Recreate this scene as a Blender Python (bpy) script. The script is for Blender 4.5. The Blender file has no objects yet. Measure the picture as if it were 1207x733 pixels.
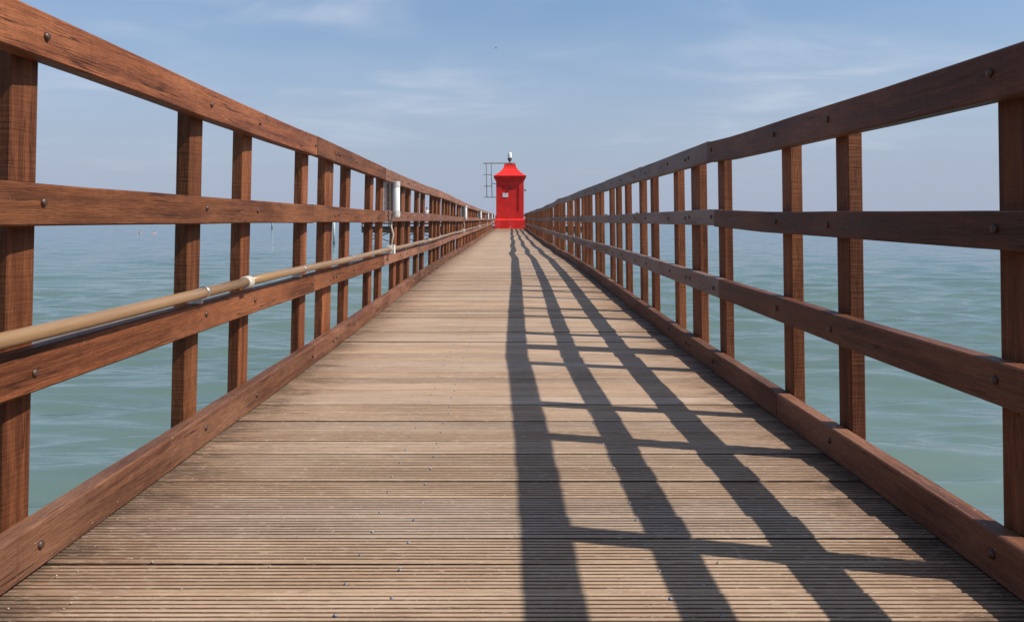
import bpy, bmesh, math, random
from mathutils import Vector, noise
import numpy as np
R = math.radians
random.seed(7)
S = bpy.context.scene
COL = S.collection
PI = math.pi

# ------------------------------------------------------------------ camera
CAM_H = 0.80                      # eye height above the deck
F = 954.0                         # focal length in pixels of a 1207 wide frame
cam = bpy.data.cameras.new('camera')
cam.sensor_width = 36.0
cam.lens = 36.0 * F / 1207.0
cam.shift_x = 3.5 / 1207.0
cam.shift_y = -108.5 / 1207.0
cam.clip_start = 0.05
cam.clip_end = 20000
co = bpy.data.objects.new('camera', cam)
COL.objects.link(co)
co.location = (0, 0, CAM_H)
co.rotation_euler = (R(90), 0, 0)
S.camera = co

# ------------------------------------------------------------------ light
AZ = Vector((0.968, -0.252, 0)).normalized()          # horizontal direction towards the sun
EL = R(47.42)
SUN_DIR = Vector((AZ.x * math.cos(EL), AZ.y * math.cos(EL), math.sin(EL)))
sl = bpy.data.lights.new('sun', 'SUN')
sl.energy = 4.3
sl.angle = R(0.53)
sl.color = (1.0, 0.93, 0.83)
so = bpy.data.objects.new('sun', sl)
COL.objects.link(so)
so.rotation_euler = SUN_DIR.to_track_quat('Z', 'Y').to_euler()

W = bpy.data.worlds.new('World')
S.world = W
W.use_nodes = True
wn, wl = W.node_tree.nodes, W.node_tree.links
wn.clear()
def wnode(t, **k):
    n = wn.new(t)
    for a, b in k.items():
        setattr(n, a, b)
    return n
sky = wnode('ShaderNodeTexSky', sky_type='NISHITA', sun_disc=False, sun_elevation=EL,
            sun_rotation=math.atan2(SUN_DIR.x, SUN_DIR.y), altitude=0, air_density=1.0,
            dust_density=1.2, ozone_density=2.2)
tc = wnode('ShaderNodeTexCoord')
sep = wnode('ShaderNodeSeparateXYZ')
wl.new(tc.outputs['Generated'], sep.inputs[0])
def wmath(op, a, b=None, c=None, clamp=False):
    n = wnode('ShaderNodeMath', operation=op, use_clamp=clamp)
    for i, v in enumerate((a, b, c)):
        if v is None: continue
        if isinstance(v, (int, float)): n.inputs[i].default_value = v
        else: wl.new(v, n.inputs[i])
    return n.outputs[0]
zc = wmath('MAXIMUM', sep.outputs[2], 0.0)
den = wmath('ADD', zc, 0.10)
comb = wnode('ShaderNodeCombineXYZ')
wl.new(wmath('DIVIDE', sep.outputs[0], den), comb.inputs[0])
wl.new(wmath('DIVIDE', sep.outputs[1], den), comb.inputs[1])
mp = wnode('ShaderNodeMapping')
mp.inputs['Scale'].default_value = (0.9, 1.25, 1)
mp.inputs['Rotation'].default_value = (0, 0, R(-10))
wl.new(comb.outputs[0], mp.inputs[0])
n1 = wnode('ShaderNodeTexNoise'); n1.inputs['Scale'].default_value = 1.3
n1.inputs['Detail'].default_value = 7; n1.inputs['Roughness'].default_value = 0.55
n1.inputs['Distortion'].default_value = 0.5
wl.new(mp.outputs[0], n1.inputs['Vector'])
n2 = wnode('ShaderNodeTexNoise'); n2.inputs['Scale'].default_value = 0.55
n2.inputs['Detail'].default_value = 3
wl.new(mp.outputs[0], n2.inputs['Vector'])
def wramp(src, a, b, hi=1.0):
    n = wnode('ShaderNodeMapRange', interpolation_type='SMOOTHSTEP')
    n.inputs[1].default_value = a; n.inputs[2].default_value = b; n.inputs[4].default_value = hi
    wl.new(src, n.inputs[0]); return n.outputs[0]
cl = wmath('MULTIPLY', wramp(n1.outputs[0], 0.45, 0.72), wramp(n2.outputs[0], 0.36, 0.60))
veil = wramp(n2.outputs[0], 0.34, 0.66, 0.16)
cl = wmath('MULTIPLY', wmath('ADD', wmath('MULTIPLY', cl, 0.62), veil), wramp(zc, 0.02, 0.16))
# haze near the horizon: pale grey blue all round
hz = wramp(wmath('SUBTRACT', 0.34, zc), 0.0, 0.34, 0.95)
tint = wnode('ShaderNodeMix', data_type='RGBA', blend_type='MULTIPLY'); tint.inputs[0].default_value = 1.0
wl.new(sky.outputs[0], tint.inputs[6]); tint.inputs[7].default_value = (0.82, 0.95, 1.03, 1)
m0 = wnode('ShaderNodeMix', data_type='RGBA')
wl.new(hz, m0.inputs[0]); wl.new(tint.outputs[2], m0.inputs[6])
m0.inputs[7].default_value = (2.98, 3.42, 4.40, 1)
m1 = wnode('ShaderNodeMix', data_type='RGBA')
wl.new(cl, m1.inputs[0]); wl.new(m0.outputs[2], m1.inputs[6])
m1.inputs[7].default_value = (4.7, 5.2, 6.1, 1)
bg = wnode('ShaderNodeBackground'); bg.inputs[1].default_value = 0.10
wl.new(m1.outputs[2], bg.inputs[0])
out = wnode('ShaderNodeOutputWorld'); wl.new(bg.outputs[0], out.inputs[0])

S.view_settings.view_transform = 'Standard'
S.view_settings.look = 'None'
S.view_settings.exposure = 0.41
S.view_settings.gamma = 1.0

# ------------------------------------------------------------------ materials
class Mat:
    def __init__(self, name, rough=0.6, spec=0.5, metal=0.0):
        self.m = bpy.data.materials.new(name); self.m.use_nodes = True
        self.n, self.l = self.m.node_tree.nodes, self.m.node_tree.links
        self.b = self.n['Principled BSDF']
        self.b.inputs['Roughness'].default_value = rough
        self.b.inputs['Specular IOR Level'].default_value = spec
        self.b.inputs['Metallic'].default_value = metal
        self.tc = self.n.new('ShaderNodeTexCoord')
    def set(self, sock, v):
        if hasattr(v, 'links') or isinstance(v, bpy.types.NodeSocket): self.l.new(v, sock)
        elif isinstance(v, tuple) and len(v) == 3 and sock.type == 'RGBA': sock.default_value = (*v, 1)
        else: sock.default_value = v
    def mapping(self, scale=(1, 1, 1), src=None, loc=None):
        n = self.n.new('ShaderNodeMapping'); n.inputs['Scale'].default_value = scale
        self.l.new(src or self.tc.outputs['Object'], n.inputs[0])
        if loc is not None: self.l.new(loc, n.inputs['Location'])
        return n.outputs[0]
    def noise(self, vec, scale, detail=4, rough=0.55, dist=0.0):
        n = self.n.new('ShaderNodeTexNoise'); self.l.new(vec, n.inputs['Vector'])
        n.inputs['Scale'].default_value = scale; n.inputs['Detail'].default_value = detail
        n.inputs['Roughness'].default_value = rough; n.inputs['Distortion'].default_value = dist
        return n.outputs[0]
    def math(self, op, a, b=0.0, c=0.0, clamp=False):
        n = self.n.new('ShaderNodeMath'); n.operation = op; n.use_clamp = clamp
        for i, v in enumerate((a, b, c)): self.set(n.inputs[i], v)
        return n.outputs[0]
    def ramp(self, src, a, b, lo=0.0, hi=1.0):
        n = self.n.new('ShaderNodeMapRange'); n.interpolation_type = 'SMOOTHSTEP'
        self.l.new(src, n.inputs[0])
        for i, v in zip((1, 2, 3, 4), (a, b, lo, hi)): n.inputs[i].default_value = v
        return n.outputs[0]
    def mix(self, f, a, b, mode='MIX'):
        n = self.n.new('ShaderNodeMix'); n.data_type = 'RGBA'; n.blend_type = mode
        self.set(n.inputs[0], f); self.set(n.inputs[6], a); self.set(n.inputs[7], b)
        return n.outputs[2]
    def bump(self, h, strength, dist):
        n = self.n.new('ShaderNodeBump'); n.inputs['Strength'].default_value = strength
        n.inputs['Distance'].default_value = dist; self.l.new(h, n.inputs['Height'])
        self.l.new(n.outputs[0], self.b.inputs['Normal']); return n
    def rnd(self):
        return self.n.new('ShaderNodeObjectInfo').outputs['Random']
    def offset(self):
        r = self.rnd(); n = self.n.new('ShaderNodeCombineXYZ')
        for i, k in enumerate((37.0, 91.0, 53.0)): self.l.new(self.math('MULTIPLY', r, k), n.inputs[i])
        return n.outputs[0], r
    def color(self, c): self.set(self.b.inputs['Base Color'], c)

def axis_scale(ax, along, across):
    return tuple(along if i == ax else across for i in range(3))

def tuple_map(M, v, ax):
    return M.mapping(axis_scale(ax, 95, 5), src=v)

def wood(name, ax, dark, mid, light, rough=0.55, saw=False, grey=None, spec=0.16, specks=0.0):
    M = Mat(name, rough, spec)
    off, r = M.offset()
    v = M.mapping((1, 1, 1), loc=off)
    def sc(a, b):
        return M.mapping(axis_scale(ax, a, b), src=v)
    grain = M.noise(sc(1.3, 46), 1.0, 7, 0.62, 0.35)
    fine = M.noise(sc(14, 320), 1.0, 4, 0.7, 0.2)
    pores = M.noise(sc(38, 420), 1.0, 2, 0.6)
    across = M.noise(tuple_map(M, v, ax), 1.0, 3, 0.6, 0.3)
    blot = M.noise(sc(1.4, 5), 1.0, 4, 0.6)
    c = M.mix(M.ramp(grain, 0.34, 0.66), dark, mid)
    c = M.mix(M.ramp(blot, 0.40, 0.72), c, light)
    c = M.mix(M.ramp(fine, 0.42, 0.70, 0.0, 0.58), c, tuple(x * 0.7 for x in dark))
    c = M.mix(M.ramp(fine, 0.44, 0.28, 0.0, 0.45), c, tuple(min(1, x * 1.25) for x in light))
    if grey is not None:
        g = M.noise(sc(2.0, 12), 1.0, 5, 0.6)
        c = M.mix(M.ramp(g, 0.30, 0.62, 0.15, 0.9), c, grey)
    # per-board tone
    tone = M.ramp(r, 0.0, 1.0, 0.80, 1.18)
    hsv = M.n.new('ShaderNodeHueSaturation'); M.l.new(c, hsv.inputs['Color']); M.l.new(tone, hsv.inputs['Value'])
    M.l.new(M.ramp(M.math('FRACT', M.math('MULTIPLY', r, 13.7)), 0.0, 1.0, 0.497, 0.502), hsv.inputs['Hue'])
    c = hsv.outputs[0]
    salt = M.noise(sc(1.1, 7), 1.0, 6, 0.75)
    c = M.mix(M.ramp(salt, 0.56, 0.78, 0.0, 0.30), c, (0.34, 0.22, 0.16))
    if specks:
        sp = M.noise(sc(60, 130), 1.0, 2, 0.5)
        c = M.mix(M.ramp(sp, 0.70, 0.78, 0.0, specks), c, (0.45, 0.38, 0.30))
    c = M.mix(M.ramp(across, 0.52, 0.76, 0.0, 0.14 if saw else 0.20), c, tuple(x * 0.55 for x in dark))
    c = M.mix(M.ramp(pores, 0.60, 0.74, 0.0, 0.6), c, tuple(x * 0.4 for x in dark))
    crk = M.math('ABSOLUTE', M.math('SUBTRACT', M.noise(sc(0.9, 42), 1.0, 3, 0.5, 0.15), 0.5))
    brk = M.noise(sc(2.6, 9), 1.0, 3, 0.5)
    crack = M.math('MULTIPLY', M.ramp(crk, 0.0, 0.016, 1.0, 0.0), M.ramp(brk, 0.50, 0.62, 0.0, 0.85))
    c = M.mix(crack, c, tuple(x * 0.22 for x in dark))
    # dark scuffs and stains
    st = M.noise(sc(4, 16), 1.0, 6, 0.7)
    c = M.mix(M.ramp(st, 0.60, 0.74, 0.0, 0.6), c, tuple(x * 0.35 for x in dark))
    M.color(c)
    h = M.math('SUBTRACT', M.math('ADD', M.math('MULTIPLY', fine, 0.9), grain), crack)
    if saw:
        h = M.math('ADD', M.math('MULTIPLY', h, 0.6), M.math('MULTIPLY', across, 1.3))
        M.bump(h, 0.8, 0.0030)
    else:
        h = M.math('ADD', h, M.math('MULTIPLY', across, 0.4))
        M.bump(h, 0.8, 0.0028)
    rr = M.math('ADD', M.math('MULTIPLY', grain, 0.25), rough - 0.12)
    M.l.new(rr, M.b.inputs['Roughness'])
    return M.m

M_RAIL = wood('rail_wood', 1, (0.092, 0.029, 0.012), (0.222, 0.075, 0.029), (0.300, 0.112, 0.047), 0.52, specks=0.35)
M_RAILD = wood('shaded_rail_wood', 1, (0.060, 0.020, 0.010), (0.130, 0.046, 0.023), (0.18, 0.070, 0.036), 0.52, specks=0.3)  # darker copy of the rail wood, with the right side's shade in its colour
M_RAILG = wood('grey_sheen_rail_wood', 1, (0.10, 0.048, 0.034), (0.17, 0.090, 0.068), (0.22, 0.125, 0.10), 0.52,
               grey=(0.195, 0.148, 0.130), specks=0.3)  # grey sky sheen and haze on the right far boards, put into the colour
M_RAILF = wood('far_rail_wood', 1, (0.105, 0.036, 0.018), (0.220, 0.080, 0.040), (0.285, 0.115, 0.066), 0.52,
               grey=(0.235, 0.115, 0.076), specks=0.3)  # paler copy for the left far boards, glancing sheen and haze mixed into it
M_KERB = wood('kerb_wood', 1, (0.080, 0.031, 0.019), (0.178, 0.074, 0.038), (0.235, 0.112, 0.064), 0.6, specks=0.9)
M_POST = wood('post_wood', 2, (0.098, 0.031, 0.013), (0.212, 0.072, 0.029), (0.29, 0.106, 0.045), 0.6, saw=True)
M_BEAM = wood('beam_wood', 1, (0.06, 0.04, 0.028), (0.11, 0.075, 0.05), (0.15, 0.11, 0.075), 0.75)
M_PILE = wood('pile_wood', 2, (0.05, 0.038, 0.028), (0.09, 0.07, 0.05), (0.13, 0.10, 0.075), 0.8)

def plank_mat(name, dark, mid, light, worn):
    M = Mat(name, 0.72, 0.25)
    off, r = M.offset()
    v = M.mapping((1, 1, 1), loc=off)
    sc = lambda a, b: M.mapping((a, b, b), src=v)
    grain = M.noise(sc(2.2, 60), 1.0, 6, 0.65, 0.8)
    blot = M.noise(sc(2.0, 6.0), 1.0, 5, 0.6)
    fine = M.noise(sc(24, 260), 1.0, 3, 0.6)
    c = M.mix(M.ramp(grain, 0.30, 0.68), dark, mid)
    c = M.mix(M.ramp(blot, 0.36, 0.70, 0.0, 0.7), c, light)
    c = M.mix(M.ramp(fine, 0.52, 0.80, 0.0, 0.6), c, dark)
    hsv = M.n.new('ShaderNodeHueSaturation'); M.l.new(c, hsv.inputs['Color'])
    M.l.new(M.ramp(r, 0.0, 1.0, 0.90, 1.08), hsv.inputs['Value'])
    r2 = M.math('FRACT', M.math('MULTIPLY', r, 17.31))
    M.l.new(M.ramp(r2, 0.0, 1.0, 0.95, 1.12), hsv.inputs['Saturation'])
    c = hsv.outputs[0]
    # damp dirt and algae that gather along the kerbs
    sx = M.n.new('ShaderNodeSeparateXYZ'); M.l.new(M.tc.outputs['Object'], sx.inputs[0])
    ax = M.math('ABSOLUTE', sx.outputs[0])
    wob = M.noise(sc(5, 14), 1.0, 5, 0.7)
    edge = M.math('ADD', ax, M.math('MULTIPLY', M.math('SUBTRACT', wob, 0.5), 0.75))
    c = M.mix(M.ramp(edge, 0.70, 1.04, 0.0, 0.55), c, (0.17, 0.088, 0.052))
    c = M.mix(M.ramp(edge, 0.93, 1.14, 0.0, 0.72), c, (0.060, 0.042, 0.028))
    wear = M.noise(sc(26, 210), 1.0, 4, 0.75)
    c = M.mix(M.ramp(wear, 0.56, 0.68, 0.0, 0.65), c, (0.56, 0.45, 0.35))
    wear2 = M.noise(sc(16, 170), 1.0, 6, 0.8)
    c = M.mix(M.ramp(wear2, 0.56, 0.67, 0.0, 0.7), c, (0.10, 0.07, 0.048))
    sp = M.noise(sc(75, 120), 1.0, 2, 0.5)
    c = M.mix(M.ramp(sp, 0.69, 0.74, 0.0, 0.32), c, (0.60, 0.50, 0.38))
    sp2 = M.noise(sc(38, 90), 1.0, 3, 0.6)
    c = M.mix(M.ramp(sp2, 0.66, 0.76, 0.0, 0.55), c, (0.09, 0.065, 0.045))
    M.color(c)
    M.bump(M.math('ADD', grain, M.math('MULTIPLY', fine, 0.7)), 0.6, 0.003)
    return M.m
M_PLANK = plank_mat('plank_wood', (0.280, 0.188, 0.128), (0.395, 0.280, 0.196), (0.455, 0.338, 0.246), 0)
M_GROOVE = plank_mat('plank_groove', (0.080, 0.050, 0.033), (0.150, 0.098, 0.066), (0.21, 0.145, 0.10), 0)
M_SIDE = plank_mat('plank_side', (0.022, 0.015, 0.010), (0.040, 0.028, 0.020), (0.06, 0.043, 0.031), 0)
M_GROOVEW = plank_mat('plank_groove_worn', (0.13, 0.08, 0.052), (0.24, 0.16, 0.105), (0.33, 0.23, 0.155), 0)

def plain(name, col, rough=0.5, spec=0.5, metal=0.0, var=0.12, scale=18.0, bump=0.0):
    M = Mat(name, rough, spec, metal)
    n = M.noise(M.mapping(), scale, 5, 0.6)
    c = M.mix(M.ramp(n, 0.3, 0.7), tuple(x * (1 - var) for x in col), tuple(min(1, x * (1 + var)) for x in col))
    M.color(c)
    if bump: M.bump(n, bump, 0.002)
    return M.m
M_BOLT = plain('bolt_metal', (0.085, 0.045, 0.030), 0.45, 0.5, 0.35, 0.45, 120)
M_SCREW = plain('screw_metal', (0.24, 0.25, 0.28), 0.45, 0.5, 0.4, 0.2, 300)
def pipe_mat():
    M = Mat('pipe_plastic', 0.27, 0.5)
    n = M.noise(M.mapping((60, 2.2, 60)), 1.0, 5, 0.6); n2 = M.noise(M.mapping((8, 1.1, 8)), 1.0, 4, 0.6)
    c = M.mix(M.ramp(n2, 0.3, 0.7), (0.22, 0.122, 0.056), (0.30, 0.178, 0.086))
    c = M.mix(M.ramp(n, 0.55, 0.75, 0, 0.45), c, (0.36, 0.29, 0.20))
    c = M.mix(M.ramp(n, 0.42, 0.25, 0, 0.5), c, (0.12, 0.08, 0.05))
    M.color(c); M.bump(n, 0.35, 0.001); return M.m
M_PIPE = pipe_mat()
M_PIPEW = plain('coupling_plastic', (0.47, 0.43, 0.35), 0.5, 0.5, 0, 0.15, 30)
M_WHITE = plain('white_plastic', (0.70, 0.70, 0.66), 0.4, 0.5, 0, 0.1, 40)
M_TUBE = plain('lamp_tube', (0.82, 0.84, 0.83), 0.18, 0.6, 0, 0.03, 10)
M_STEEL = plain('brushed_steel', (0.50, 0.48, 0.45), 0.32, 0.6, 0.9, 0.2, 40)
M_CAP = plain('cap_plastic', (0.58, 0.58, 0.56), 0.35, 0.6, 0.15, 0.2, 40)
M_STEELD = plain('aged_steel', (0.15, 0.115, 0.095), 0.45, 0.5, 0.4, 0.3, 30)
M_FRAME = plain('galvanised_bar', (0.22, 0.21, 0.20), 0.5, 0.5, 0.4, 0.3, 6)
def red_mat():
    M = Mat('red_paint', 0.5, 0.22)
    n = M.noise(M.mapping((1, 1, 1)), 1.6, 6, 0.65)
    c = M.mix(M.ramp(n, 0.35, 0.7), (0.60, 0.022, 0.019), (0.74, 0.034, 0.026))
    f = M.noise(M.mapping((7, 7, 1.2)), 1.0, 6, 0.7)
    c = M.mix(M.ramp(f, 0.55, 0.75, 0, 0.55), c, (0.40, 0.025, 0.02))
    sx = M.n.new('ShaderNodeSeparateXYZ'); M.l.new(M.tc.outputs['Object'], sx.inputs[0])
    low = M.ramp(sx.outputs[2], 0.75, 0.25, 0, 1)
    g = M.noise(M.mapping((3, 3, 5)), 1.0, 6, 0.7)
    c = M.mix(M.math('MULTIPLY', low, M.ramp(g, 0.52, 0.72, 0, 0.55)), c, (0.62, 0.25, 0.25))
    M.color(c)
    M.bump(M.noise(M.mapping((1, 1, 1)), 14, 4), 0.25, 0.01)
    return M.m
M_RED = red_mat()
M_LANT = plain('lantern_white', (0.80, 0.80, 0.78), 0.3, 0.5, 0, 0.05, 8)
M_GREEN = plain('lantern_base', (0.05, 0.08, 0.07), 0.5)
M_DARK = plain('dark_fitting', (0.035, 0.035, 0.035), 0.5)
M_SIGN = plain('sign_white', (0.78, 0.76, 0.74), 0.5)
M_PRINT = plain('sign_print', (0.62, 0.42, 0.41), 0.6)
M_SKIN = plain('skin', (0.68, 0.36, 0.26), 0.5, 0.4, 0, 0.08, 12)
M_HAIR = plain('hair', (0.035, 0.022, 0.016), 0.6)
M_SHIRT = plain('white_cotton', (0.80, 0.80, 0.80), 0.8, 0.2, 0, 0.04, 12)
M_SHORT = plain('dark_cotton', (0.05, 0.06, 0.09), 0.8, 0.2)
M_POLE = plain('pole_paint', (0.72, 0.70, 0.64), 0.6, 0.4, 0, 0.15, 4)
M_WEED = plain('waterline_weed', (0.030, 0.028, 0.020), 0.7, 0.4, 0, 0.4, 10)
M_GRIT = plain('grit_flakes', (0.44, 0.36, 0.25), 0.8, 0.2, 0, 0.25, 3)
M_BIRD = plain('bird_feather', (0.06, 0.06, 0.06), 0.7)

# ------------------------------------------------------------------ object helpers
def put(o, parent=None, mat=None, props=None):
    """link o; its location is given in world space"""
    COL.objects.link(o)
    if mat is not None and not o.data.materials: o.data.materials.append(mat)
    if parent is not None:
        base = Vector((0, 0, 0)); p = parent
        while p is not None:
            base += p.location; p = p.parent
        o.parent = parent
        o.location = o.location - base
    for k, v in (props or {}).items(): o[k] = v
    return o
def mesh_obj(name, verts, faces, mat, parent=None, loc=(0, 0, 0), smooth=False, props=None):
    me = bpy.data.meshes.new(name)
    me.from_pydata([tuple(v) for v in verts], [], faces)
    if smooth: me.polygons.foreach_set('use_smooth', [True] * len(me.polygons))
    me.update()
    o = bpy.data.objects.new(name, me); o.location = loc
    return put(o, parent, mat, props)
def share(name, me, parent, loc, rot=(0, 0, 0), scale=(1, 1, 1)):
    o = bpy.data.objects.new(name, me); o.location = loc; o.rotation_euler = rot; o.scale = scale
    return put(o, parent)
def thing(name, label, cat, loc=(0, 0, 0), group=None):
    o = bpy.data.objects.new(name, None); COL.objects.link(o)
    o.empty_display_size = 0.2
    o.location = loc; o['label'] = label; o['category'] = cat
    if group: o['group'] = group
    return o
class MB:
    def __init__(self): self.v, self.f = [], []
    def add(self, v, f):
        b = len(self.v); self.v += [tuple(p) for p in v]; self.f += [tuple(i + b for i in q) for q in f]
    def box(self, c, s):
        x, y, z = c; a, b, d = (q / 2 for q in s)
        self.add([(x + i * a, y + j * b, z + k * d) for i in (-1, 1) for j in (-1, 1) for k in (-1, 1)],
                 [(0, 1, 3, 2), (4, 6, 7, 5), (0, 4, 5, 1), (2, 3, 7, 6), (0, 2, 6, 4), (1, 5, 7, 3)])
    def tube(self, pts, r, n=10, cap=True):
        pts = [Vector(p) for p in pts]; rings = []
        for i, p in enumerate(pts):
            d = (pts[min(i + 1, len(pts) - 1)] - pts[max(i - 1, 0)]).normalized()
            u = d.cross(Vector((0.013, 0.021, 1))) if abs(d.z) < .95 else d.cross(Vector((1, 0.01, 0)))
            u.normalize(); w = d.cross(u)
            rr = r[i] if isinstance(r, (list, tuple)) else r
            rings.append([p + (u * math.cos(2 * PI * k / n) + w * math.sin(2 * PI * k / n)) * rr for k in range(n)])
        v = [q for ring in rings for q in ring]; f = []
        for i in range(len(pts) - 1):
            for k in range(n):
                a, b = i * n + k, i * n + (k + 1) % n
                f.append((a, b, b + n, a + n))
        if cap:
            f.append(tuple(range(n))[::-1]); f.append(tuple(range((len(pts) - 1) * n, len(pts) * n)))
        self.add(v, f)
    def loft(self, rings, cap=True):
        n = len(rings[0]); v = [q for r_ in rings for q in r_]; f = []
        for i in range(len(rings) - 1):
            for k in range(n):
                a, b = i * n + k, i * n + (k + 1) % n
                f.append((a, b, b + n, a + n))
        if cap:
            f.append(tuple(range(n))[::-1]); f.append(tuple(range((len(rings) - 1) * n, len(rings) * n)))
        self.add(v, f)
    def obj(self, name, mat, parent=None, loc=(0, 0, 0), smooth=False, props=None):
        l = Vector(loc)
        return mesh_obj(name, [Vector(p) - l for p in self.v], self.f, mat, parent, loc, smooth, props)
def fix_normals(o):
    bm = bmesh.new(); bm.from_mesh(o.data); bmesh.ops.recalc_face_normals(bm, faces=bm.faces)
    bm.to_mesh(o.data); bm.free()
def lerp_tab(tab, y):
    return float(np.interp(y, [t[0] for t in tab], [t[1] for t in tab]))

# ------------------------------------------------------------------ levels of the pier
WATER = -1.50
END = 59.0
RAIL_END = 56.3
DECK = [(-9, 0), (5, 0), (8, .025), (11.5, .055), (16.6, .050), (25, .030), (40, .05), (57, .10), (70, .10)]
deck_z = lambda y: lerp_tab(DECK, y)
HALF = 1.07          # deck half width between the kerb faces
RT = 0.047           # rail thickness

# ------------------------------------------------------------------ sea: one sheet to the horizon
def graded(lo, hi, fine, f0, f1, grow):
    a = list(np.arange(f0, f1 + 1e-6, fine))
    s = fine
    while a[-1] < hi: s *= grow; a.append(a[-1] + s)
    s = fine; b = []
    x = f0
    while x > lo: s *= grow; x -= s; b.append(x)
    return np.array(b[::-1] + a)
def build_sea():
    xs = graded(-7000, 7000, 0.10, -13, 13, 1.035)
    ys = graded(-400, 9000, 0.07, 3, 24, 1.018)
    X, Y = np.meshgrid(xs, ys)
    dx = np.gradient(xs)[None, :] * np.ones_like(X); dy = np.gradient(ys)[:, None] * np.ones_like(X)
    sp = np.maximum(dx * .6, dy)
    Z = np.zeros_like(X)
    rng = np.random.RandomState(4)
    for i in range(72):
        lam = 0.30 * (3.6 / 0.30) ** (rng.rand() ** 1.35)
        th = R(93) + rng.normal() * 0.26          # crests run roughly across the view
        k = 2 * PI / lam
        amp = 0.0052 * lam ** 0.82 * (0.5 + rng.rand())
        fade = np.clip((lam / sp - 2.2) / 3.0, 0, 1)
        ph = k * (X * math.cos(th) + Y * math.sin(th)) + rng.rand() * 6.28
        wob = 0.9 * np.sin(0.11 * X * rng.rand() + 0.17 * Y * rng.rand() + rng.rand() * 6)
        Z += amp * fade * np.sin(ph + wob)
    Z *= 0.75 + 0.45 * np.sin(0.05 * X + 1.2 * np.sin(0.03 * Y)) * np.sin(0.043 * Y + 0.5)
    nv = np.stack([X, Y, Z + WATER], -1).reshape(-1, 3)
    h, w = X.shape
    idx = np.arange(h * w).reshape(h, w)
    q = np.stack([idx[:-1, :-1], idx[:-1, 1:], idx[1:, 1:], idx[1:, :-1]], -1).reshape(-1, 4)
    me = bpy.data.meshes.new('sea')
    me.vertices.add(len(nv)); me.vertices.foreach_set('co', nv.astype(np.float32).ravel())
    me.loops.add(q.size); me.loops.foreach_set('vertex_index', q.astype(np.int32).ravel())
    me.polygons.add(len(q)); me.polygons.foreach_set('loop_start', np.arange(0, q.size, 4, dtype=np.int32))
    me.polygons.foreach_set('use_smooth', np.ones(len(q), dtype=bool))
    me.update(); me.validate()
    M = Mat('sea_water', 0.10, 0.5)
    M.b.inputs['IOR'].default_value = 1.333
    big = M.noise(M.mapping((0.05, 0.12, 1)), 1.0, 4, 0.5)
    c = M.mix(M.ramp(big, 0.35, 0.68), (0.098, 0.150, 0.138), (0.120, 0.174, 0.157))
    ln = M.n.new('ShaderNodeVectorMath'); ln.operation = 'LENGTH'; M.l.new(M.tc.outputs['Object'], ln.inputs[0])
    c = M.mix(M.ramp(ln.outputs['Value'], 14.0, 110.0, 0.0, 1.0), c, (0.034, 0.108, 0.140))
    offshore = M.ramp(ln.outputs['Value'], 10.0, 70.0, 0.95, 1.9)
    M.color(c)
    a = M.noise(M.mapping((0.45, 2.2, 1)), 1.0, 3, 0.45, 0.1)
    b = M.noise(M.mapping((1.6, 7.5, 1)), 1.0, 2, 0.5, 0.1)
    M.bump(M.math('ADD', a, M.math('MULTIPLY', b, 0.34)), 0.40, 0.11)
    bn = M.n['Bump']
    geo = M.n.new('ShaderNodeNewGeometry')
    nz = M.n.new('ShaderNodeTexNoise'); nz.inputs['Scale'].default_value = 1.0; nz.inputs['Detail'].default_value = 5; nz.inputs['Roughness'].default_value = 0.6
    M.l.new(M.mapping((0.50, 2.1, 1)), nz.inputs['Vector'])
    def vm(op, a, b):
        n = M.n.new('ShaderNodeVectorMath'); n.operation = op
        for i, v in enumerate((a, b)):
            if isinstance(v, tuple): n.inputs[i].default_value = v
            else: M.l.new(v, n.inputs[i])
        return n.outputs[0]
    d = vm('MULTIPLY', vm('SUBTRACT', nz.outputs['Color'], (0.5, 0.5, 0.5)), (0.20, 0.58, 0.0))
    sv = M.n.new('ShaderNodeVectorMath'); sv.operation = 'SCALE'; M.l.new(d, sv.inputs[0]); M.l.new(offshore, sv.inputs['Scale']); d = sv.outputs[0]
    M.l.new(vm('NORMALIZE', vm('ADD', geo.outputs['Normal'], d), (0, 0, 0)), bn.inputs['Normal'])
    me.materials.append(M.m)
    o = bpy.data.objects.new('sea', me); COL.objects.link(o); o['kind'] = 'structure'
build_sea()

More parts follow.
